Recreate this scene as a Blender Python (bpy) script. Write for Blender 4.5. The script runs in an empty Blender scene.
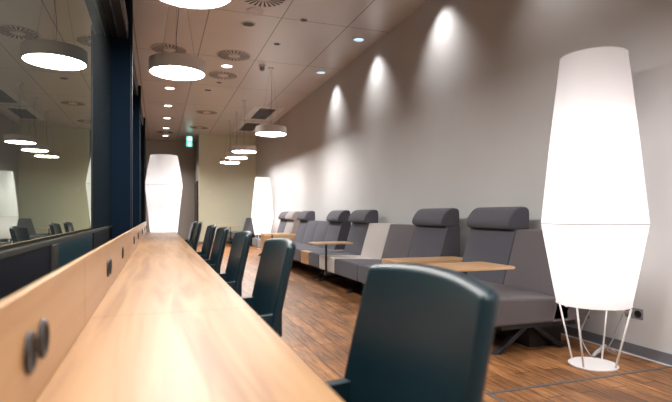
import bpy, bmesh, math, random
from mathutils import Vector, Matrix
random.seed(4)
PI = math.pi
C = bpy.context.scene.collection

# ------------------------------------------------------------------ materials
def mat(name, col, rough=.5, metal=0, spec=.5, coat=0):
    m = bpy.data.materials.new(name); m.use_nodes = True
    p = m.node_tree.nodes['Principled BSDF']
    p.inputs['Base Color'].default_value = (*col, 1)
    p.inputs['Roughness'].default_value = rough
    p.inputs['Metallic'].default_value = metal
    p.inputs['Specular IOR Level'].default_value = spec
    if coat: p.inputs['Coat Weight'].default_value = coat
    return m
def N(m, t, **k):
    n = m.node_tree.nodes.new(t)
    for a, b in k.items(): setattr(n, a, b)
    return n
def L(m, a, b): m.node_tree.links.new(a, b)
def P(m): return m.node_tree.nodes['Principled BSDF']
def noise_color(m, c1, c2, scale=(1,1,1), nscale=5, detail=4, bump=0, lo=.3, hi=.7, bdist=.01):
    tc = N(m, 'ShaderNodeTexCoord'); mp = N(m, 'ShaderNodeMapping')
    mp.inputs['Scale'].default_value = scale
    L(m, tc.outputs['Object'], mp.inputs['Vector'])
    n = N(m, 'ShaderNodeTexNoise'); n.inputs['Scale'].default_value = nscale; n.inputs['Detail'].default_value = detail
    L(m, mp.outputs[0], n.inputs['Vector'])
    r = N(m, 'ShaderNodeValToRGB')
    r.color_ramp.elements[0].position = lo; r.color_ramp.elements[1].position = hi
    r.color_ramp.elements[0].color = (*c1, 1); r.color_ramp.elements[1].color = (*c2, 1)
    L(m, n.outputs['Fac'], r.inputs[0]); L(m, r.outputs[0], P(m).inputs['Base Color'])
    if bump:
        b = N(m, 'ShaderNodeBump'); b.inputs['Strength'].default_value = bump; b.inputs['Distance'].default_value = bdist
        L(m, n.outputs['Fac'], b.inputs['Height']); L(m, b.outputs[0], P(m).inputs['Normal'])
    return n, r
def emis(name, col, s):
    m = bpy.data.materials.new(name); m.use_nodes = True
    p = P(m); p.inputs['Base Color'].default_value = (.8, .8, .8, 1)
    p.inputs['Emission Color'].default_value = (*col, 1); p.inputs['Emission Strength'].default_value = s
    return m

M = {}
# painted plaster
M['wall'] = mat('wall_paint', (.50, .465, .44), .75, spec=.25)
noise_color(M['wall'], (.605, .60, .59), (.635, .63, .62), nscale=1.3, bump=.05)
M['wall_green'] = mat('wall_green_paint', (.6, .58, .46), .8, spec=.2)
noise_color(M['wall_green'], (.66, .655, .50), (.69, .68, .52), nscale=1.3)
M['wall_grey'] = mat('wall_grey_paint', (.40, .37, .34), .8, spec=.2)
M['wall_dark'] = mat('wall_dark_paint', (.003, .004, .008), .7, spec=.08)
M['navy'] = mat('navy_lacquer', (.0025, .009, .020), .8, spec=.08)
M['teal'] = mat('teal_panel', (.003, .024, .034), .5, spec=.1)
M['black'] = mat('black_paint', (.012, .012, .014), .45)
M['blackmetal'] = mat('black_powder_coat', (.014, .014, .018), .38, spec=.5)
M['alu'] = mat('brushed_aluminium', (.55, .56, .58), .32, metal=1)
M['greymetal'] = mat('grey_sill_profile', (.03, .028, .025), .6, spec=.1)
M['steelstrip'] = mat('floor_expansion_strip', (.16, .15, .15), .4, metal=.4)
M['white'] = mat('white_lacquer', (.78, .76, .75), .35)
M['whitewarm'] = mat('drum_shell', (.72, .64, .60), .5)
M['skirt'] = mat('grey_skirting', (.16, .165, .19), .4)
M['bead'] = mat('white_sealant', (.75, .74, .73), .5)
M['cable'] = mat('grey_cable', (.35, .34, .34), .5)
M['socket'] = mat('grey_socket', (.27, .27, .29), .4)
M['door'] = mat('grey_door', (.10, .095, .09), .5)

# ceiling metal panels
m = M['ceiling'] = mat('ceiling_panels', (.4, .34, .31), .38, spec=.6, metal=.25)
tc = N(m, 'ShaderNodeTexCoord'); sx = N(m, 'ShaderNodeSeparateXYZ'); L(m, tc.outputs['Object'], sx.inputs[0])
def mth(m, op, a, b=None):
    n = N(m, 'ShaderNodeMath', operation=op)
    for i, v in enumerate((a, b)):
        if v is None: continue
        if isinstance(v, (int, float)): n.inputs[i].default_value = v
        else: L(m, v, n.inputs[i])
    return n.outputs[0]
def joint(m, coord, off, period, w):
    a = mth(m, 'ADD', coord, off); b = mth(m, 'DIVIDE', a, period); f = mth(m, 'FRACT', b)
    d = mth(m, 'SUBTRACT', f, .5); e = mth(m, 'ABSOLUTE', d)
    return mth(m, 'GREATER_THAN', e, .5 - w/period/2)
jx = joint(m, sx.outputs[0], .35+20.4, 1.02, .018)
jy = joint(m, sx.outputs[1], -7.05+21.2, 2.12, .018)
j = mth(m, 'MAXIMUM', jx, jy)
nn = N(m, 'ShaderNodeTexNoise'); nn.inputs['Scale'].default_value = .5; L(m, tc.outputs['Object'], nn.inputs['Vector'])
r = N(m, 'ShaderNodeValToRGB'); r.color_ramp.elements[0].color = (.63, .585, .55, 1); r.color_ramp.elements[1].color = (.69, .635, .60, 1)
r.color_ramp.elements[0].position = .35; r.color_ramp.elements[1].position = .65
L(m, nn.outputs['Fac'], r.inputs[0])
mx = N(m, 'ShaderNodeMix', data_type='RGBA'); L(m, j, mx.inputs['Factor']); L(m, r.outputs[0], mx.inputs['A']); mx.inputs['B'].default_value = (.30, .25, .22, 1)
L(m, mx.outputs['Result'], P(m).inputs['Base Color'])

# floor planks running down the room
m = M['floor'] = mat('oak_plank_floor', (.2, .1, .05), .4, spec=.5)
tc = N(m, 'ShaderNodeTexCoord'); mp = N(m, 'ShaderNodeMapping'); mp.inputs['Rotation'].default_value = (0, 0, PI/2)
L(m, tc.outputs['Object'], mp.inputs['Vector'])
br = N(m, 'ShaderNodeTexBrick'); br.offset = .37; br.inputs['Scale'].default_value = 1
br.inputs['Brick Width'].default_value = 1.15; br.inputs['Row Height'].default_value = .125
br.inputs['Mortar Size'].default_value = .004; br.inputs['Mortar Smooth'].default_value = .2
br.inputs['Color1'].default_value = (.40, .20, .082, 1); br.inputs['Color2'].default_value = (.22, .105, .045, 1)
br.inputs['Mortar'].default_value = (.035, .018, .012, 1); br.inputs['Bias'].default_value = -.1
L(m, mp.outputs[0], br.inputs['Vector'])
mp2 = N(m, 'ShaderNodeMapping'); mp2.inputs['Scale'].default_value = (16, 1.6, 1); L(m, tc.outputs['Object'], mp2.inputs['Vector'])
ng = N(m, 'ShaderNodeTexNoise'); ng.inputs['Scale'].default_value = 2.2; ng.inputs['Detail'].default_value = 7; ng.inputs['Roughness'].default_value = .7; ng.inputs['Distortion'].default_value = .6
L(m, mp2.outputs[0], ng.inputs['Vector'])
rg = N(m, 'ShaderNodeValToRGB'); rg.color_ramp.elements[0].position = .36; rg.color_ramp.elements[1].position = .62
rg.color_ramp.elements[0].color = (.42, .37, .33, 1); rg.color_ramp.elements[1].color = (1.35, 1.3, 1.25, 1)
L(m, ng.outputs['Fac'], rg.inputs[0])
nb = N(m, 'ShaderNodeTexNoise'); nb.inputs['Scale'].default_value = 3.3; nb.inputs['Detail'].default_value = 5; L(m, tc.outputs['Object'], nb.inputs['Vector'])
rb = N(m, 'ShaderNodeValToRGB'); rb.color_ramp.elements[0].position = .35; rb.color_ramp.elements[1].position = .7
rb.color_ramp.elements[0].color = (.7, .68, .68, 1); rb.color_ramp.elements[1].color = (1.2, 1.15, 1.1, 1); L(m, nb.outputs['Fac'], rb.inputs[0])
m1 = N(m, 'ShaderNodeMix', data_type='RGBA', blend_type='MULTIPLY'); m1.inputs['Factor'].default_value = 1
L(m, br.outputs['Color'], m1.inputs['A']); L(m, rg.outputs[0], m1.inputs['B'])
m2 = N(m, 'ShaderNodeMix', data_type='RGBA', blend_type='MULTIPLY'); m2.inputs['Factor'].default_value = 1
L(m, m1.outputs['Result'], m2.inputs['A']); L(m, rb.outputs[0], m2.inputs['B'])
L(m, m2.outputs['Result'], P(m).inputs['Base Color'])
bp = N(m, 'ShaderNodeBump'); bp.inputs['Strength'].default_value = .35; bp.inputs['Distance'].default_value = .004
L(m, ng.outputs['Fac'], bp.inputs['Height']); L(m, bp.outputs[0], P(m).inputs['Normal'])
rr = N(m, 'ShaderNodeMapRange'); rr.inputs['To Min'].default_value = .3; rr.inputs['To Max'].default_value = .55
L(m, nb.outputs['Fac'], rr.inputs['Value']); L(m, rr.outputs[0], P(m).inputs['Roughness'])

# light wood
def wood(name, c1, c2, c3, rough, scl=(9, .55, 9), coat=0):
    m = mat(name, c1, rough, coat=coat)
    tc = N(m, 'ShaderNodeTexCoord'); mp = N(m, 'ShaderNodeMapping'); mp.inputs['Scale'].default_value = scl
    L(m, tc.outputs['Object'], mp.inputs['Vector'])
    n = N(m, 'ShaderNodeTexNoise'); n.inputs['Scale'].default_value = 1.5; n.inputs['Detail'].default_value = 6; n.inputs['Distortion'].default_value = 1.2
    L(m, mp.outputs[0], n.inputs['Vector'])
    r = N(m, 'ShaderNodeValToRGB'); e = r.color_ramp.elements
    e[0].position = .32; e[0].color = (*c1, 1); e[1].position = .7; e[1].color = (*c3, 1)
    k = e.new(.5); k.color = (*c2, 1)
    L(m, n.outputs['Fac'], r.inputs[0]); L(m, r.outputs[0], P(m).inputs['Base Color'])
    return m
M['counter'] = wood('counter_oak', (.20, .095, .035), (.285, .155, .068), (.34, .20, .095), .38)
P(M['counter']).inputs['Specular IOR Level'].default_value = .35
M['counter2'] = wood('counter_oak_board', (.34, .175, .072), (.395, .22, .098), (.43, .25, .12), .38)
M['tablewood'] = wood('side_table_oak', (.46, .27, .135), (.55, .335, .17), (.60, .38, .205), .35, scl=(.8, 9, 9))

def fabric(name, c, v=.12):
    m = mat(name, c, .9, spec=.15)
    a = tuple(x*(1-v) for x in c); b = tuple(x*(1+v) for x in c)
    noise_color(m, a, b, nscale=260, detail=2, bump=.15, bdist=.001)
    P(m).inputs['Sheen Weight'].default_value = .15
    return m
M['char'] = fabric('charcoal_fabric', (.088, .086, .103))
M['mauve'] = fabric('dusk_grey_fabric', (.118, .102, .108))
M['pale'] = fabric('pale_grey_fabric', (.55, .51, .48))
M['taupe'] = fabric('taupe_grey_fabric', (.32, .29, .28))
m = M['leather'] = mat('teal_black_leather', (.008, .026, .038), .36, spec=.36)
noise_color(m, (.004, .015, .021), (.007, .023, .031), nscale=3, bump=.12, bdist=.01)

# dark night-time glass: mirrors the room dimly
m = M['glass'] = bpy.data.materials.new('dark_window_glass'); m.use_nodes = True
nt = m.node_tree; nt.nodes.clear()
o = nt.nodes.new('ShaderNodeOutputMaterial'); g = nt.nodes.new('ShaderNodeBsdfGlossy'); g.inputs['Roughness'].default_value = 0
g.inputs['Color'].default_value = (.88, .97, .84, 1)
d = nt.nodes.new('ShaderNodeBsdfDiffuse'); d.inputs['Color'].default_value = (.02, .022, .022, 1)
a = nt.nodes.new('ShaderNodeMixShader'); fr = nt.nodes.new('ShaderNodeFresnel'); fr.inputs[0].default_value = 1.75; nt.links.new(fr.outputs[0], a.inputs[0])
nt.links.new(d.outputs[0], a.inputs[1]); nt.links.new(g.outputs[0], a.inputs[2]); nt.links.new(a.outputs[0], o.inputs[0])

# lamp shade: translucent fabric lit from inside
m = M['shade'] = bpy.data.materials.new('white_lamp_shade'); m.use_nodes = True
nt = m.node_tree; nt.nodes.clear()
o = nt.nodes.new('ShaderNodeOutputMaterial'); t = nt.nodes.new('ShaderNodeBsdfTranslucent'); t.inputs['Color'].default_value = (.93, .915, .92, 1)
d = nt.nodes.new('ShaderNodeBsdfDiffuse'); d.inputs['Color'].default_value = (.86, .85, .855, 1)
a = nt.nodes.new('ShaderNodeMixShader'); a.inputs[0].default_value = .5
nt.links.new(d.outputs[0], a.inputs[1]); nt.links.new(t.outputs[0], a.inputs[2]); nt.links.new(a.outputs[0], o.inputs[0])
M['disc'] = emis('pendant_diffuser', (1, .965, .94), 56)
M['down'] = emis('downlight_lens', (1, .93, .88), 5)
M['spotlens'] = emis('spot_lens', (.4, .7, 1), .8)
M['exit'] = emis('exit_sign_green', (.03, .55, .48), 1.1)
M['exitwhite'] = emis('exit_sign_white', (.6, 1, .95), 1.6)

# ------------------------------------------------------------------ mesh helpers
def obj(name, bm, m, parent=None, smooth=False, bevel=0, seg=2, sub=0, ang=40):
    me = bpy.data.meshes.new(name); bmesh.ops.recalc_face_normals(bm, faces=bm.faces[:]); bm.to_mesh(me); bm.free()
    me.materials.append(m)
    o = bpy.data.objects.new(name, me); C.objects.link(o)
    if parent: o.parent = parent
    if bevel:
        b = o.modifiers.new('bevel', 'BEVEL'); b.width = bevel; b.segments = seg; b.limit_method = 'ANGLE'; b.angle_limit = math.radians(ang)
        smooth = True
    if sub:
        s = o.modifiers.new('sub', 'SUBSURF'); s.levels = sub; s.render_levels = sub
    if smooth:
        for p in me.polygons: p.use_smooth = True
        if bevel:
            w = o.modifiers.new('wn', 'WEIGHTED_NORMAL'); w.keep_sharp = True
    return o
def thing(name, label, cat, loc=(0, 0, 0), rz=0, group=None):
    o = bpy.data.objects.new(name, None); C.objects.link(o); o.empty_display_size = .1
    o.location = loc; o.rotation_euler = (0, 0, rz)
    o['label'] = label; o['category'] = cat
    if group: o['group'] = group
    return o
def struct(o, label=None):
    o['kind'] = 'structure'
    if label: o['label'] = label
    return o
def box(bm, x0, x1, y0, y1, z0, z1):
    v = [bm.verts.new((x, y, z)) for x in (x0, x1) for y in (y0, y1) for z in (z0, z1)]
    for f in ((0,1,3,2),(4,6,7,5),(0,4,5,1),(2,3,7,6),(0,2,6,4),(1,5,7,3)): bm.faces.new([v[i] for i in f])
    return bm
def bx(*a): return box(bmesh.new(), *a)
def prism(pts, a0, a1, axis='y'):
    """closed outline in the plane across axis, extruded a0..a1"""
    bm = bmesh.new()
    f = {'y': lambda p, a: (p[0], a, p[1]), 'z': lambda p, a: (p[0], p[1], a), 'x': lambda p, a: (a, p[0], p[1])}[axis]
    A = [bm.verts.new(f(p, a0)) for p in pts]; B = [bm.verts.new(f(p, a1)) for p in pts]
    n = len(pts); bm.faces.new(A); bm.faces.new(B[::-1])
    for i in range(n): bm.faces.new((A[i], A[(i+1) % n], B[(i+1) % n], B[i]))
    return bm
def lathe(prof, n=48, cap=True, bm=None, off=(0, 0, 0)):
    bm = bm or bmesh.new(); rings = []
    for r, z in prof:
        rings.append([bm.verts.new((off[0]+r*math.cos(2*PI*i/n), off[1]+r*math.sin(2*PI*i/n), off[2]+z)) for i in range(n)])
    for a, b in zip(rings, rings[1:]):
        for i in range(n): bm.faces.new((a[i], a[(i+1) % n], b[(i+1) % n], b[i]))
    if cap: bm.faces.new(rings[0][::-1]); bm.faces.new(rings[-1])
    return bm
def tube(pts, r, n=10, bm=None):
    bm = bm or bmesh.new(); rings = []
    pts = [Vector(p) for p in pts]
    rs = r if isinstance(r, (list, tuple)) else [r]*len(pts)
    for i, p in enumerate(pts):
        t = (pts[min(i+1, len(pts)-1)] - pts[max(i-1, 0)]).normalized()
        u = t.cross(Vector((0, 0, 1)))
        if u.length < 1e-3: u = Vector((1, 0, 0))
        u.normalize(); w = t.cross(u).normalized()
        rings.append([bm.verts.new(p + rs[i]*(math.cos(2*PI*k/n)*u + math.sin(2*PI*k/n)*w)) for k in range(n)])
    for a, b in zip(rings, rings[1:]):
        for i in range(n): bm.faces.new((a[i], a[(i+1) % n], b[(i+1) % n], b[i]))
    bm.faces.new(rings[0][::-1]); bm.faces.new(rings[-1])
    return bm
def gridbox(x0, x1, y0, y1, z0, z1, nx, ny, nz, fn=None):
    bm = bmesh.new()
    V = {}
    def v(i, j, k):
        if (i, j, k) not in V:
            p = (x0+(x1-x0)*i/nx, y0+(y1-y0)*j/ny, z0+(z1-z0)*k/nz)
            V[i, j, k] = bm.verts.new(fn(*p) if fn else p)
        return V[i, j, k]
    for j in range(ny):
        for k in range(nz):
            for i in (0, nx): bm.faces.new((v(i,j,k), v(i,j+1,k), v(i,j+1,k+1), v(i,j,k+1)))
    for i in range(nx):
        for k in range(nz):
            for j in (0, ny): bm.faces.new((v(i,j,k), v(i+1,j,k), v(i+1,j,k+1), v(i,j,k+1)))
        for j in range(ny):
            for k in (0, nz): bm.faces.new((v(i,j,k), v(i+1,j,k), v(i+1,j+1,k), v(i,j+1,k)))
    return bm
def rrect(cx, cy, w, h, r, n=6):
    pts = []
    for sx_, sy_, a0 in ((1, 1, 0), (-1, 1, 90), (-1, -1, 180), (1, -1, 270)):
        for i in range(n+1):
            a = math.radians(a0 + 90*i/n)
            pts.append((cx+sx_*(w/2-r)+r*math.cos(a), cy+sy_*(h/2-r)+r*math.sin(a)))
    return pts
def copy_tree(o, parent=None):
    c = o.copy(); C.objects.link(c)
    if parent: c.parent = parent
    for ch in list(o.children): copy_tree(ch, c)
    return c
def light(name, kind, loc, e, col, parent=None, **k):
    d = bpy.data.lights.new(name, kind); d.energy = e; d.color = col
    for a, b in k.items(): setattr(d, a, b)
    o = bpy.data.objects.new(name, d); C.objects.link(o); o.location = loc
    if parent: o.parent = parent
    return o

# ------------------------------------------------------------------ the room
H = 3.92; XW = 3.40; XG = -.40; YB = 18.3; YA = 20.3; Y0 = -3.2; XA = 1.36
struct(obj('floor', bx(-.75, XW+.2, Y0-.2, YA+.2, -.15, 0), M['floor']))
struct(obj('ceiling', bx(-.75, XW+.2, Y0-.2, YA+.2, H, H+.15), M['ceiling']))
struct(obj('wall_right', bx(XW, XW+.2, Y0-.2, YB+.2, 0, H), M['wall']))
struct(obj('wall_far', bx(XA, XW, YB, YB+.2, 0, H), M['wall_green']))
struct(obj('wall_behind', bx(XG-.1, XW, Y0-.2, Y0, 0, H), M['wall']))
struct(obj('wall_alcove', bx(XG-.1, XA+.2, YA, YA+.2, 0, H), M['wall_grey']))
bm = bx(XA, XA+.2, YB+.2, YA, 0, H)
struct(obj('wall_return', bm, M['wall_grey']))
struct(obj('wall_left', bx(XG-.3, XG-.05, 9.82, YA, 0, H), M['wall_dark']))
struct(obj('wall_left_upper', bx(XG-.3, XG-.05, Y0, 9.82, 2.8, H), M['wall_dark']))
# skirting
struct(obj('baseboard_right', bx(XW-.014, XW, Y0, YB, 0, .085), M['skirt'], bevel=.003))
struct(obj('baseboard_far', bx(XA, XW-.014, YB-.014, YB, 0, .085), M['skirt'], bevel=.003))
struct(obj('trim_1', bx(XW-.024, XW-.014, Y0, YB-.02, 0, .008), M['bead']))
# floor strips
struct(obj('trim_2', bx(1.83, XW-.024, 2.465, 2.49, 0, .003), M['steelstrip']))
struct(obj('trim_3', bx(1.83, 1.855, Y0, 2.465, 0, .003), M['steelstrip']))
# door in the alcove return
d = struct(obj('door_1', bx(XA-.03, XA, 18.75, 19.75, 0, 2.2), M['door'], bevel=.004))
obj('door_frame', box(box(bx(XA-.045, XA, 18.68, 18.75, 0, 2.27), XA-.045, XA, 19.75, 19.82, 0, 2.27), XA-.045, XA, 18.75, 19.75, 2.2, 2.27), M['blackmetal'], d)
hb = tube([(XA-.03, 18.84, 1.08), (XA-.085, 18.84, 1.08), (XA-.085, 18.98, 1.08)], .011)
box(hb, XA-.038, XA-.03, 18.815, 18.865, .98, 1.2)
obj('door_handle', hb, M['black'], d)

# ------------------------------------------------------------------ window bays, posts, head rail
HS = 2.69
posts = [4.95, 7.30, 9.70]
bays = [(Y0, 4.95), (5.07, 7.30), (7.42, 9.70)]
for i, (a, b) in enumerate(bays):
    w = bpy.data.objects.new('window_%d' % (i+1), None); C.objects.link(w); w.location = (XG, a, 0); struct(w)
    def T(bm):
        bmesh.ops.translate(bm, verts=bm.verts, vec=(-XG, -a, 0)); return bm
    obj('pane', T(bx(XG-.02, XG, a, b, .968, HS+.13)), M['glass'], w)
    obj('sill', T(bx(XG-.06, XG+.006, a, b, .948, .968)), M['greymetal'], w, bevel=.002)
    # dark lower panels with a pale mullion between
    cuts = [a] + ([2.26, 3.51] if i == 0 else [(a+b)/2]) + [b]
    for q in range(len(cuts)-1):
        obj('lower_panel', T(bx(XG-.05, XG+.004, cuts[q]+(.055 if q else 0), cuts[q+1]-(.055 if q == 0 else 0), 0, .948)),
            M['wall_dark'] if (i == 0 and q in (0, 2)) else M['teal'], w, bevel=.003)
    obj('mullion', T(bx(XG-.05, XG+.012, cuts[1]-.055, cuts[1]+.055, 0, .948)), M['greymetal'], w, bevel=.003)
    # head track with three aluminium runners on its underside
    obj('head_rail', T(bx(XG-.05, -.26, a, b, HS, HS+.14)), M['black'], w)
    for xr in (-.345, -.268):
        obj('runner', T(bx(xr-.005, xr+.005, a+.02, b-.02, HS-.008, HS)), M['alu'], w)
for i, y in enumerate(posts):
    p = obj('trim_%d' % (i+4), bx(XG-.05, -.228, y, y+.12, 0, H if i == 0 else HS+.14), M['navy'], bevel=.002)
    struct(p)
    obj('cover_strip', bx(-.242, -.236, y-.003, y, .3, (H if i == 0 else HS)-.01), M['blackmetal'], p)

# ------------------------------------------------------------------ counter
CT = .74
ct = thing('counter', 'long light oak counter with a raised power board along its window side', 'counter', (0, 0, 0))
segs = [(-1.6, -.62), (-.62, 1.63), (1.63, 3.86), (3.86, 6.09), (6.09, 8.32), (8.32, 9.58)]
for i, (a, b) in enumerate(segs):
    t = obj('worktop', bx(-.204, .308, a+(.121 if i else 0), b+(.119 if i < 5 else 0), CT-.04, CT), M['counter'], ct, bevel=.002)
    u = obj('power_board', bx(-.217, -.2045, a+.002, b-.002, CT-.04, .943), M['counter2'], ct, bevel=.002)
def grommet(y, z=.838):
    bm = lathe([(.036, 0), (.036, .004), (.033, .007), (.027, .007), (.025, .003)], 28)
    bmesh.ops.rotate(bm, verts=bm.verts, matrix=Matrix.Rotation(PI/2, 3, 'Y'))
    bmesh.ops.translate(bm, verts=bm.verts, vec=(-.2045, y, z))
    g = obj('socket', bm, M['black'], ct, smooth=True)
    bm = bmesh.new()
    for dy in (-.008, .008): box(bm, -.2012, -.2002, y+dy-.002, y+dy+.002, z-.004, z+.004)
    obj('contact', bm, M['blackmetal'], g)
for y in (.955, 1.055, 2.32, 2.42, 3.24, 4.72, 5.65, 7.05, 7.15, 8.35, 9.2): grommet(y)
for y in (-1.5, .6, 2.9, 5.4, 7.9, 9.5):
    obj('support_panel', bx(-.19, .02, y, y+.04, 0, CT-.04), M['blackmetal'], ct)
obj('modesty_panel', bx(-.222, -.204, -1.6, 9.55, 0, CT-.041), M['wall_dark'], ct)

# ------------------------------------------------------------------ armchairs
def make_chair():
    t = thing('armchair', '', 'chair', (0, 0, 0), 0, 'leather chairs along the counter')
    # local origin: floor under the seat; the sitter faces -X
    def back(x, y, z):
        k = (z-.42)/.50
        s = 1 if k < .45 else 1
        yy = y*(1-.05*max(0, k)**2)
        return (x + .02 + .105*k**1.15 + .030*(y/.24)**2*-1 + .02, yy, z + (.012*(1-(y/.24)**2) if k > .9 else 0))
    obj('backrest', gridbox(.0, .044, -.29, .29, .42, .932, 2, 12, 10, back), M['leather'], t, bevel=.021, seg=5, ang=55)
    def seat(x, y, z):
        return (x, y, z + (.018*(1-(y/.24)**2)*(1-((x+.19)/.25)**2) if z > .45 else 0))
    obj('seat', gridbox(-.43, .02, -.235, .235, .38, .475, 8, 8, 2, seat), M['leather'], t, bevel=.02, seg=4, ang=55)
    for s in (-1, 1):
        y0, y1 = (.240, .276) if s > 0 else (-.276, -.240)
        def arm(x, y, z):
            k = (x+.34)/.38
            top = .575 + .035*k
            return (x + (.05 if z > .5 else 0)*k, y, z if z < .5 else (z-.645)+top if z > .64 else z)
        obj('armrest', gridbox(-.34, .03, y0, y1, .37, .645, 6, 2, 4, arm), M['leather'], t, bevel=.014, seg=3, ang=50)
    for sx_ in (-.40, .03):
        for sy_ in (-.22, .22):
            obj('leg', tube([(sx_, sy_, .40), (sx_*1.04, sy_*1.04, 0)], [.02, .014], 4), M['blackmetal'], t)
    return t
ch0 = make_chair()
CY = [(1.04, 0, 'nearest dark teal leather armchair with a wide blurred backrest at the counter'),
      (2.52, .0, 'second dark teal leather armchair from the front, alone with floor visible around it'),
      (3.70, .0, 'third dark teal leather armchair along the counter, streaked with light'),
      (4.95, .0, 'fourth leather armchair along the counter, nearer one of the middle pair'),
      (6.05, .0, 'fifth leather armchair along the counter, farther one of the middle pair'),
      (8.0, .0, 'sixth leather armchair along the counter, nearer one of the farthest pair'),
      (9.1, .0, 'farthest leather armchair, last at the counter before the alcove')]
for i, (y, rz, lab) in enumerate(CY):
    o = ch0 if i == 0 else copy_tree(ch0)
    o.location = (.46, y, 0); o.rotation_euler = (0, 0, rz); o['label'] = lab

# ------------------------------------------------------------------ floor lamps
def make_lamp(zr=1.0, rb=.240, rt=.215, zt=2.185):
    t = thing('floor_lamp', '', 'lamp', (0, 0, 0), 0, 'tall white two-cone floor lamps')
    bm = lathe([(.160, 0), (.163, .006), (.157, .012)], 56)
    obj('base', bm, M['white'], t, smooth=False)
    # shade: two cones meeting at a seam
    prof = []
    for i in range(13):
        k = i/12; prof.append((rb+(.342-rb)*k, .435+(zr-.435)*k))
    lo = lathe(prof, 72, cap=False)
    s1 = obj('lower_shade', lo, M['shade'], t, smooth=True)
    prof = []
    for i in range(15):
        k = i/14; prof.append((.342+(rt-.342)*k+.004*math.sin(PI*k), zr+.003+(zt-zr-.003)*k))
    s2 = obj('upper_shade', lathe(prof, 72, cap=False), M['shade'], t, smooth=True)
    def ring(r, z, rad, n=72):
        b = bmesh.new(); R = []
        for i in range(n):
            a = 2*PI*i/n; R.append([b.verts.new(((r+rad*math.cos(q*PI/3))*math.cos(a), (r+rad*math.cos(q*PI/3))*math.sin(a), z+rad*math.sin(q*PI/3))) for q in range(6)])
        for i in range(n):
            for q in range(6): b.faces.new((R[i][q], R[(i+1) % n][q], R[(i+1) % n][(q+1) % 6], R[i][(q+1) % 6]))
        return b
    obj('seam_ring', ring(.343, zr+.0015, .003), M['socket'], t, smooth=True)
    obj('bottom_ring', ring(rb+.002, .434, .003), M['white'], t, smooth=True)
    obj('top_ring', ring(rt, zt+.001, .003), M['white'], t, smooth=True)
    for k in range(4):
        a = math.radians(20+90*k)
        obj('leg', tube([(.148*math.cos(a), .148*math.sin(a), .008), (.248*math.cos(a), .248*math.sin(a), .43)], .0065, 10), M['white'], t, smooth=True)
    obj('cross_bar', tube([(-.25, 0, .43), (.25, 0, .43)], .004, 8, tube([(0, -.25, .43), (0, .25, .43)], .004, 8)), M['white'], t)
    st = obj('lamp_holder', tube([(0, 0, .43), (0, 0, .80)], .014, 12), M['white'], t, smooth=True)
    for z, e in ((.80, 1.0), (1.55, .6)):
        light('bulb_light', 'POINT', (0, 0, z), LAMP*e, (1, .955, .95), t, shadow_soft_size=.10)
    return t
LAMP = 5.2
l0 = make_lamp()
l0.location = (2.905, 2.70, 0); l0['label'] = 'large white floor lamp on thin legs by the right wall, nearest of the lamps'
l1 = make_lamp(1.615, .215, .248, 2.18); l1.location = (.10, 10.02, 0); l1['label'] = 'white floor lamp, widest high up, standing beyond the far end of the oak counter'
l2 = copy_tree(l0); l2.location = (3.02, 15.15, 0); l2['label'] = 'farthest white floor lamp, in the corner between two sofas'
# supply cable of the near lamp
c = [(2.94, 2.70, .42), (2.93, 2.80, .20), (3.055, 2.82, .018), (3.15, 2.86, .03), (3.23, 2.87, .07), (3.27, 2.80, .03), (3.30, 2.90, .02), (3.33, 2.88, .10), (3.352, 2.84, .24), (3.362, 2.818, .31)]
def smooth_path(P_, n=8):
    P_ = [Vector(p) for p in P_]; out = []
    for i in range(len(P_)-1):
        p0, p1, p2, p3 = P_[max(i-1, 0)], P_[i], P_[i+1], P_[min(i+2, len(P_)-1)]
        for k in range(n):
            t = k/n
            out.append(.5*((2*p1)+(-p0+p2)*t+(2*p0-5*p1+4*p2-p3)*t*t+(-p0+3*p1-3*p2+p3)*t**3))
    return out+[P_[-1]]
kb = obj('power_cord', tube([p-Vector((2.94, 2.70, 0)) for p in smooth_path(c)], .0045, 8), M['cable'], l0, smooth=True)
kb['label'] = 'grey cord looping from the lamp to the wall socket'
obj('cord_adapter', tube([(.13, .12, .018), (.20, .15, .03), (.30, .16, .07)], [.012, .018, .012], 8), M['cable'], l0, smooth=True)
# wall socket
t = thing('wall_socket', 'double grey wall socket low on the right wall behind the lamp', 'socket', (XW, 2.78, .318))
obj('cover_plate', bx(-.008, 0, -.075, .075, -.04, .042), M['socket'], t, bevel=.003)
for y in (-.037, .037):
    bm = lathe([(.028, 0), (.028, .005), (.022, .005), (.02, .001)], 24)
    bmesh.ops.rotate(bm, verts=bm.verts, matrix=Matrix.Rotation(-PI/2, 3, 'Y')); bmesh.ops.translate(bm, verts=bm.verts, vec=(-.008, y, 0))
    obj('outlet', bm, M['black'], t)
obj('plug', tube([(-.012, .037, 0), (-.05, .037, 0)], [.017, .013], 12), M['cable'], t, smooth=True)
# thermostat
t = thing('wall_control', 'small white control box on the green far wall', 'control', (1.70, YB, 1.86))
obj('housing', bx(-.045, .045, -.02, 0, -.045, .045), M['white'], t, bevel=.004)
obj('button', bx(-.015, .015, -.024, -.02, -.02, .012), M['cable'], t)

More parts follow.
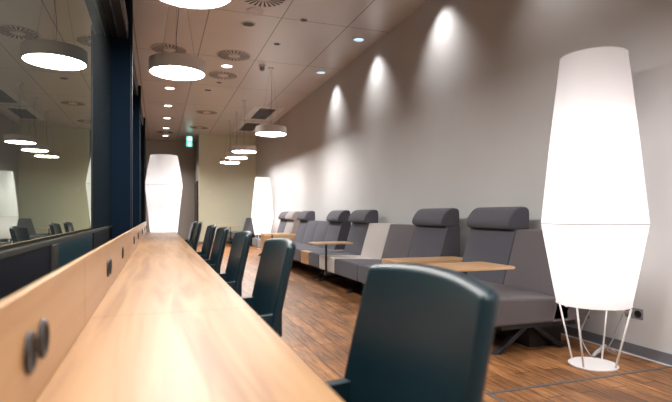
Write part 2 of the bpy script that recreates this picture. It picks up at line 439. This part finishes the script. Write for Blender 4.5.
# ------------------------------------------------------------------ sofas
XF = 2.28
def sofa(name_label, y0, y1, mods, tables=(), legs=None, seatmods=None):
    """mods: (ya, yb, fabric, headrest)"""
    t = thing('modular_sofa', name_label, 'sofa', (XF, y0, 0), 0, 'grey modular sofas along the right wall')
    def T(bm):
        bmesh.ops.translate(bm, verts=bm.verts, vec=(-XF, -y0, 0)); return bm
    e = .004
    for ya, yb, fm, hr in (seatmods or mods):
        def st(x, y, z, ya=ya, yb=yb):
            v = (y-ya)/(yb-ya)*2-1
            return (x, y, z + (.016*(1-v**4) if z > .4 else 0) - (.03*(x-XF)/.7 if z > .4 else 0))
        obj('seat', T(gridbox(XF, 3.0, ya+e, yb-e, .245, .452, 6, 6, 2, st)), M[fm], t, bevel=.022, seg=4, ang=55)
    for ya, yb, fm, hr in mods:
        zt = .93
        def bk(x, y, z, ya=ya, yb=yb):
            k = (z-.43)/(zt-.43); v = (y-ya)/(yb-ya)*2-1
            if x < 3.0: x = 2.885 + .150*k - .018*(1-v**4)*math.sin(PI*min(1, max(0, k)))
            return (x, y, z)
        obj('backrest', T(gridbox(2.885, 3.20, ya+e, yb-e, .245, zt, 2, 6, 8, bk)), M[fm], t, bevel=.022, seg=4, ang=50)
        if hr:
            # plump roll on a flat supporting wing
            pts = [(3.20, .925), (3.06, .925), (3.0, .93), (2.966, .945), (2.955, .975), (2.968, 1.02), (3.0, 1.07), (3.035, 1.108), (3.075, 1.13), (3.12, 1.138), (3.17, 1.132), (3.195, 1.11), (3.20, 1.07)]
            ho = obj('headrest', T(prism(pts, ya+.012, yb-.03)), M[fm if hr == 1 else hr], t, bevel=.018, seg=4, ang=65)
    # frame under the seats
    obj('base_frame', T(bx(XF+.12, 3.10, y0+.05, y1-.05, .205, .246)), M['blackmetal'], t)
    obj('under_seat_shade', T(bx(2.80, 3.12, y0+.22, y1-.3, 0, .2)), M['black'], t)  # black block standing in for the deep shade beneath the seats
    for yl in (legs or (y0+.14, y1-.14)):
        bm = bmesh.new()
        for (xa, xb) in ((2.72, 2.43), (2.74, 3.06)):
            s = 1 if xb > xa else -1
            for (p, q) in (((xa, .215), (xb, 0)),):
                th = .032
                pts = [(p[0]-s*th, p[1]), (p[0]+s*th, p[1]), (q[0]+s*th*.9, 0), (q[0]-s*th*.9, 0)]
                b2 = prism(pts, yl-.028, yl+.028)
                tmp = bpy.data.meshes.new('tmp'); b2.to_mesh(tmp); b2.free(); bm.from_mesh(tmp); bpy.data.meshes.remove(tmp)
        obj('leg', T(bm), M['blackmetal'], t, bevel=.004)
    for (ty, cx, cy, w, h) in tables:
        tp = obj('swivel_tabletop', T(prism(rrect(cx, cy, w, h, .05), .643, .662, 'z')), M['tablewood'], t, bevel=.003)
        tp['label'] = 'light oak swivel tabletop'
        obj('table_pole', T(tube([(2.235, ty, .235), (2.235, ty, .643)], .016, 14)), M['blackmetal'], t, smooth=True)
        obj('table_bracket', T(bx(2.215, 2.5, ty-.03, ty+.03, .205, .24)), M['blackmetal'], t, bevel=.004)
    return t
def oak_box(label, y0, y1, x0=2.22, x1=3.10, z1=.60, z0=.27):
    t = thing('console_box', label, 'box', (x0, y0, 0), 0, 'oak boxes between the sofas')
    obj('casing', bx(0, x1-x0, 0, y1-y0, z0, z1), M['tablewood'], t, bevel=.004)
    obj('plinth', bx(.18, x1-x0-.05, .06, y1-y0-.06, 0, z0), M['black'], t)
sofa('near two-seat grey sofa beside the big lamp, one headrest, oak swivel tabletop', 3.00, 4.36,
     [(3.00, 3.66, 'mauve', 0), (3.66, 4.36, 'char', 1)], [(3.28, 2.335, 3.37, .57, .46)], seatmods=[(3.0, 4.36, 'mauve', 0)], legs=(3.16, 4.2))
oak_box('nearest oak box, its flat top between the two closest sofas', 4.372, 4.768)
sofa('four-seat grey sofa with one pale seat back, behind the second oak swivel tabletop', 4.78, 7.70,
     [(4.78, 5.51, 'char', 1), (5.51, 6.24, 'mauve', 0), (6.24, 6.97, 'pale', 0), (6.97, 7.70, 'char', 1)],
     [(6.66, 2.34, 6.76, .56, .42)],
     seatmods=[(4.78, 5.60, 'char', 0), (5.60, 6.46, 'char', 0), (6.46, 7.14, 'pale', 0), (7.14, 7.70, 'char', 0)], legs=(4.95, 6.3, 7.55))
sf = sofa('charcoal sofa mid-row with a small oak inset in its seat front', 7.71, 10.93,
     [(8.15, 8.85, 'char', 1), (8.85, 9.55, 'char', 0), (9.55, 10.25, 'char', 0), (10.25, 10.93, 'char', 1)],
     [(10.2, 2.34, 10.3, .60, .42)], seatmods=[(8.15, 8.85, 'char', 0), (8.85, 9.55, 'char', 0), (9.55, 10.25, 'char', 0), (10.25, 10.93, 'char', 0)])
q = obj('oak_inset', bx(.0, .10, .004, .436, .245, .452), M['tablewood'], sf, bevel=.006); q['label'] = 'light oak inset'
obj('seat', bx(.104, .92, .004, .436, .245, .45), M['char'], sf, bevel=.02, seg=4)
oak_box('farther oak box with a wide front, at the end of the middle sofa', 10.942, 11.348)
sofa('far two-seat sofa with a taupe and a charcoal headrest, before the corner lamp', 11.36, 12.80,
     [(11.36, 12.08, 'taupe', 1), (12.08, 12.80, 'char', 1)])
sofa('last sofa in the far corner behind the corner lamp', 16.3, 18.2,
     [(16.3, 17.25, 'char', 0), (17.25, 18.2, 'char', 0)], [(16.6, 2.2, 16.6, .68, .42)])

# ------------------------------------------------------------------ ceiling fixtures
def make_pendant():
    t = thing('pendant_light', '', 'ceiling light', (0, 0, 0), 0, 'round drum pendant lights')
    # origin at the ceiling; drum bottom 1.27 below
    zb = -(H-2.625)
    obj('drum', lathe([(.285, zb+.003), (.30, zb), (.30, zb+.135), (.294, zb+.14), (.0005, zb+.14)], 64, cap=False), M['whitewarm'], t, smooth=True, bevel=.002)
    obj('diffuser', lathe([(.288, zb+.006), (.288, zb+.012)], 64), M['disc'], t)
    for k in range(3):
        a = 2*PI*k/3+.4
        obj('suspension_wire', tube([(.22*math.cos(a), .22*math.sin(a), zb+.138), (.02*math.cos(a), .02*math.sin(a), -.02)], .0012, 6), M['blackmetal'], t)
    obj('power_cable', tube([(0, 0, -.02), (.02, .01, -.5), (-.015, .02, -.9), (0, 0, zb+.14)], .003, 6), M['blackmetal'], t)
    obj('ceiling_rose', lathe([(.055, -.025), (.06, 0)], 24), M['whitewarm'], t)
    return t
p0 = make_pendant()
PL = [(.21, 3.62, 'nearest drum pendant light above the counter, cut by the top of the picture'),
      (.20, 5.77, 'second drum pendant light above the counter, hanging whole below the ceiling'),
      (2.07, 9.55, 'drum pendant light hanging nearest to the right wall, before three others'),
      (2.03, 12.5, 'first of three overlapping drum pendants before the green wall, the largest'),
      (2.05, 13.95, 'middle one of three overlapping drum pendants before the green wall'),
      (2.05, 15.3, 'farthest drum pendant light before the green wall'),
      (.20, 1.65, 'added fill-light drum pendant above the near counter, overhead out of the picture'),  # from here on: unseen pendants added to brighten the room
      (.20, -.4, 'added fill-light drum pendant above the counter, unseen behind the viewer'),
      (2.07, -.4, 'added fill-light drum pendant over the floor, unseen behind the viewer')]
for i, (x, y, lab) in enumerate(PL):
    o = p0 if i == 0 else copy_tree(p0)
    o.location = (x, y, H); o['label'] = lab

def make_down(lens, name, cat, group, r=.10, emit=None):
    t = thing(name, '', cat, (0, 0, 0), 0, group)
    obj('trim_ring', lathe([(r*1.18, 0), (r*1.18, -.006), (r, -.010), (r*.93, -.002)], 36, cap=False), M['white'], t, smooth=True)
    obj('lens', lathe([(r*.94, -.006), (r*.94, -.002)], 36), lens, t)
    return t
d0 = make_down(M['down'], 'downlight', 'ceiling light', 'round recessed downlights')
DL = [(1.24, 9.7, 'white recessed downlight among the round air vents'),
      (.24, 11.83, 'first recessed downlight in the row leading to the alcove'),
      (.24, 13.77, 'second recessed downlight in the row leading to the alcove'),
      (.24, 15.56, 'third recessed downlight in the row leading to the alcove'),
      (.24, 17.37, 'fourth recessed downlight in the row leading to the alcove'),
      (.24, 19.07, 'last recessed downlight, over the alcove')]
for i, (x, y, lab) in enumerate(DL):
    o = d0 if i == 0 else copy_tree(d0)
    o.location = (x, y, H); o['label'] = lab
    light('downlight_glow', 'SPOT', (0, 0, -.03), 90, (1, .92, .85), o, spot_size=2.0, spot_blend=.8, shadow_soft_size=.08)

s0 = make_down(M['spotlens'], 'wall_spotlight', 'ceiling light', 'wall-washing spotlights', r=.085)
SP = [(3.45, 'wall spotlight by the right wall, nearest, over the big lamp'),
      (5.47, 'second wall spotlight by the right wall, making a wide pool of light'),
      (7.50, 'blue-white wall spotlight by the right wall, the larger one in view'),
      (9.50, 'blue-white wall spotlight by the right wall, the smaller one in view')]
for i, (y, lab) in enumerate(SP):
    o = s0 if i == 0 else copy_tree(s0)
    o.location = (3.08, y, H); o['label'] = lab
    sp = light('wall_wash', 'SPOT', (0, 0, -.02), 32, (1, .97, .97), o, spot_size=math.radians(94), spot_blend=1.0, shadow_soft_size=.07)
    sp.rotation_euler = (0, math.radians(-13), 0)

def make_vent():
    t = thing('round_air_vent', '', 'vent', (0, 0, 0), 0, 'round slotted air vents')
    obj('plate', lathe([(.31, 0), (.31, -.006), (.30, -.010)], 56), M['whitewarm'], t)
    bm = bmesh.new()
    for k in range(24):
        a = 2*PI*k/24; ca, sa = math.cos(a), math.sin(a)
        def q(r, w, z): return (r*ca-w*sa, r*sa+w*ca, z)
        vs = [bm.verts.new(q(r, w, z)) for z in (-.0100, -.0125) for r, w in ((.11, -.005), (.285, -.017), (.285, .017), (.11, .005))]
        for f in ((0,1,2,3),(7,6,5,4),(0,4,5,1),(1,5,6,2),(2,6,7,3),(3,7,4,0)): bm.faces.new([vs[i] for i in f])
    obj('slots', bm, M['black'], t)
    obj('hub', lathe([(.09, -.010), (.085, -.018)], 32), M['whitewarm'], t)
    return t
v0 = make_vent()
VL = [(.18, 9.06, 'round slotted air vent above the second counter pendant'), (1.28, 9.01, 'largest whole round air vent in the middle of the ceiling'),
      (1.25, 10.36, 'round air vent just behind the largest whole one'), (1.27, 14.27, 'far round air vent, fourth in the middle ceiling row'),
      (1.26, 16.89, 'farthest round air vent of the middle ceiling row'), (.23, 18.23, 'round air vent far down between the downlights near the alcove'),
      (1.30, 6.45, 'round air vent cut off by the top of the picture')]
for i, (x, y, lab) in enumerate(VL):
    o = v0 if i == 0 else copy_tree(v0)
    o.location = (x, y, H); o['label'] = lab

def make_can():
    t = thing('recessed_speaker', '', 'ceiling fitting', (0, 0, 0), 0, 'dark round ceiling fittings')
    obj('trim_ring', lathe([(.115, 0), (.115, -.006), (.09, -.009), (.085, -.001)], 32, cap=False), M['white'], t, smooth=True)
    obj('grille', lathe([(.087, -.004), (.087, -.001)], 32), M['black'], t)
    return t
k0 = make_can()
for i, (x, y, lab) in enumerate([(1.27, 7.45, 'dark round ceiling fitting, the closer and larger one behind the pale ring'),
                                 (1.07, 11.72, 'small dark round ceiling fitting beyond the bright downlight')]):
    o = k0 if i == 0 else copy_tree(k0); o.location = (x, y, H); o['label'] = lab
t = thing('ceiling_ring', 'pale round ceiling cover with a thin rim near the top of the picture', 'ceiling fitting', (1.28, 6.93, H))
obj('rim', lathe([(.12, 0), (.12, -.008), (.105, -.010), (.10, -.003)], 36, cap=False), M['white'], t, smooth=True)
obj('cover', lathe([(.10, -.004), (.10, -.001)], 36), M['whitewarm'], t)

def make_detector():
    t = thing('smoke_detector', '', 'detector', (0, 0, 0))
    obj('mount', lathe([(.06, 0), (.06, -.02), (.055, -.025)], 28), M['whitewarm'], t, smooth=False)
    obj('sensor', lathe([(.045, -.025), (.048, -.07), (.03, -.095)], 28), M['socket'], t, smooth=False)
    return t
z0 = make_detector(); z0.location = (1.88, 9.47, H); z0['label'] = 'smoke detector hanging from the ceiling right of the round vents'
for i, (x, y, lab) in enumerate([(2.01, 7.02, 'flat dark ceiling slot nearer the top of the picture'), (1.87, 8.16, 'flat dark ceiling slot by the panel joint'),
                                 (1.24, 10.98, 'flat dark ceiling slot behind the round vents')]):
    t = thing('ceiling_slot', lab, 'ceiling fitting', (x, y, H), 0, 'small flat ceiling slots')
    obj('slot_plate', lathe([(.06, 0), (.06, -.004)], 20), M['socket'], t)
    obj('slot_lip', lathe([(.045, -.004), (.045, -.006)], 20), M['black'], t)
for i, (x, y, lab) in enumerate([(2.80, 14.0, 'nearer square dark air grille in its pale ceiling panel'), (2.80, 16.25, 'farther square dark air grille in its pale ceiling panel')]):
    t = thing('air_grille', lab, 'vent', (x, y, H), 0, 'square air grilles')
    obj('pale_panel', bx(-.42, .42, -.95, .95, -.008, 0), M['white'], t, bevel=.002)
    obj('grille_back', bx(-.22, .22, -.75, .75, -.011, -.008), M['black'], t)
    bm = bmesh.new()
    for k in range(15): box(bm, -.22, .22, -.72+k*.1, -.70+k*.1, -.018, -.011)
    box(bm, -.235, .235, -.02, .02, -.0185, -.011)
    obj('louvres', bm, M['socket'], t)

# exit sign hanging over the alcove: pictogram of a running figure over an arrow
t = thing('exit_sign', 'small lit green exit sign hanging before the alcove', 'sign', (1.02, 18.1, H))
obj('hanger', tube([(0, 0, 0), (0, 0, -.13)], .006, 8), M['white'], t)
obj('upper_panel', bx(-.10, .10, -.02, .02, -.30, -.13), M['exit'], t, bevel=.004)
obj('lower_panel', bx(-.10, .10, -.02, .02, -.49, -.315), M['exit'], t, bevel=.004)
bm = bmesh.new()
def flat(bm, pts, y=-.0215, th=.001):
    b2 = prism(pts, y-th, y); tmp = bpy.data.meshes.new('tmp'); b2.to_mesh(tmp); b2.free(); bm.from_mesh(tmp); bpy.data.meshes.remove(tmp)
def limb(bm, a, b, w):
    a, b = Vector(a), Vector(b); n = (b-a).normalized(); n = Vector((-n.y, n.x))*w/2
    flat(bm, [tuple(a+n), tuple(b+n), tuple(b-n), tuple(a-n)])
cx, cz = -.03, -.215
flat(bm, [(cx+.02+.014*math.cos(q*PI/6), cz+.055+.014*math.sin(q*PI/6)) for q in range(12)])
limb(bm, (cx+.01, cz+.038), (cx-.005, cz-.005), .024)
limb(bm, (cx-.005, cz), (cx+.03, cz-.03), .014); limb(bm, (cx+.03, cz-.03), (cx+.02, cz-.065), .012)
limb(bm, (cx-.005, cz), (cx-.025, cz-.035), .014); limb(bm, (cx-.025, cz-.035), (cx-.05, cz-.04), .012)
limb(bm, (cx+.01, cz+.035), (cx+.045, cz+.015), .01); limb(bm, (cx+.01, cz+.035), (cx-.03, cz+.02), .01)
flat(bm, [(.035, -.285), (.08, -.285), (.08, -.15), (.035, -.15)])
obj('running_figure', bm, M['exitwhite'], t)
bm = bmesh.new()
limb(bm, (0, -.34), (0, -.43), .03); flat(bm, [(-.05, -.42), (0, -.475), (.05, -.42)])
obj('arrow', bm, M['exitwhite'], t)

# ------------------------------------------------------------------ camera, world, view
w = bpy.data.worlds.new('world'); bpy.context.scene.world = w; w.use_nodes = True
w.node_tree.nodes['Background'].inputs[0].default_value = (.02, .02, .025, 1)
w.node_tree.nodes['Background'].inputs[1].default_value = .2
cam = bpy.data.cameras.new('camera'); co = bpy.data.objects.new('camera', cam); C.objects.link(co)
co.location = (0, 0, 1.07); co.rotation_euler = (PI/2, 0, math.radians(-19.7))
cam.sensor_width = 36; cam.lens = 496/672*36; cam.shift_y = 13/672
cam.clip_start = .02
cam.dof.use_dof = True; cam.dof.focus_distance = 4.6; cam.dof.aperture_fstop = 2.2
s = bpy.context.scene; s.camera = co
s.view_settings.view_transform = 'Standard'; s.view_settings.look = 'None'; s.view_settings.gamma = 1
s.view_settings.exposure = .56
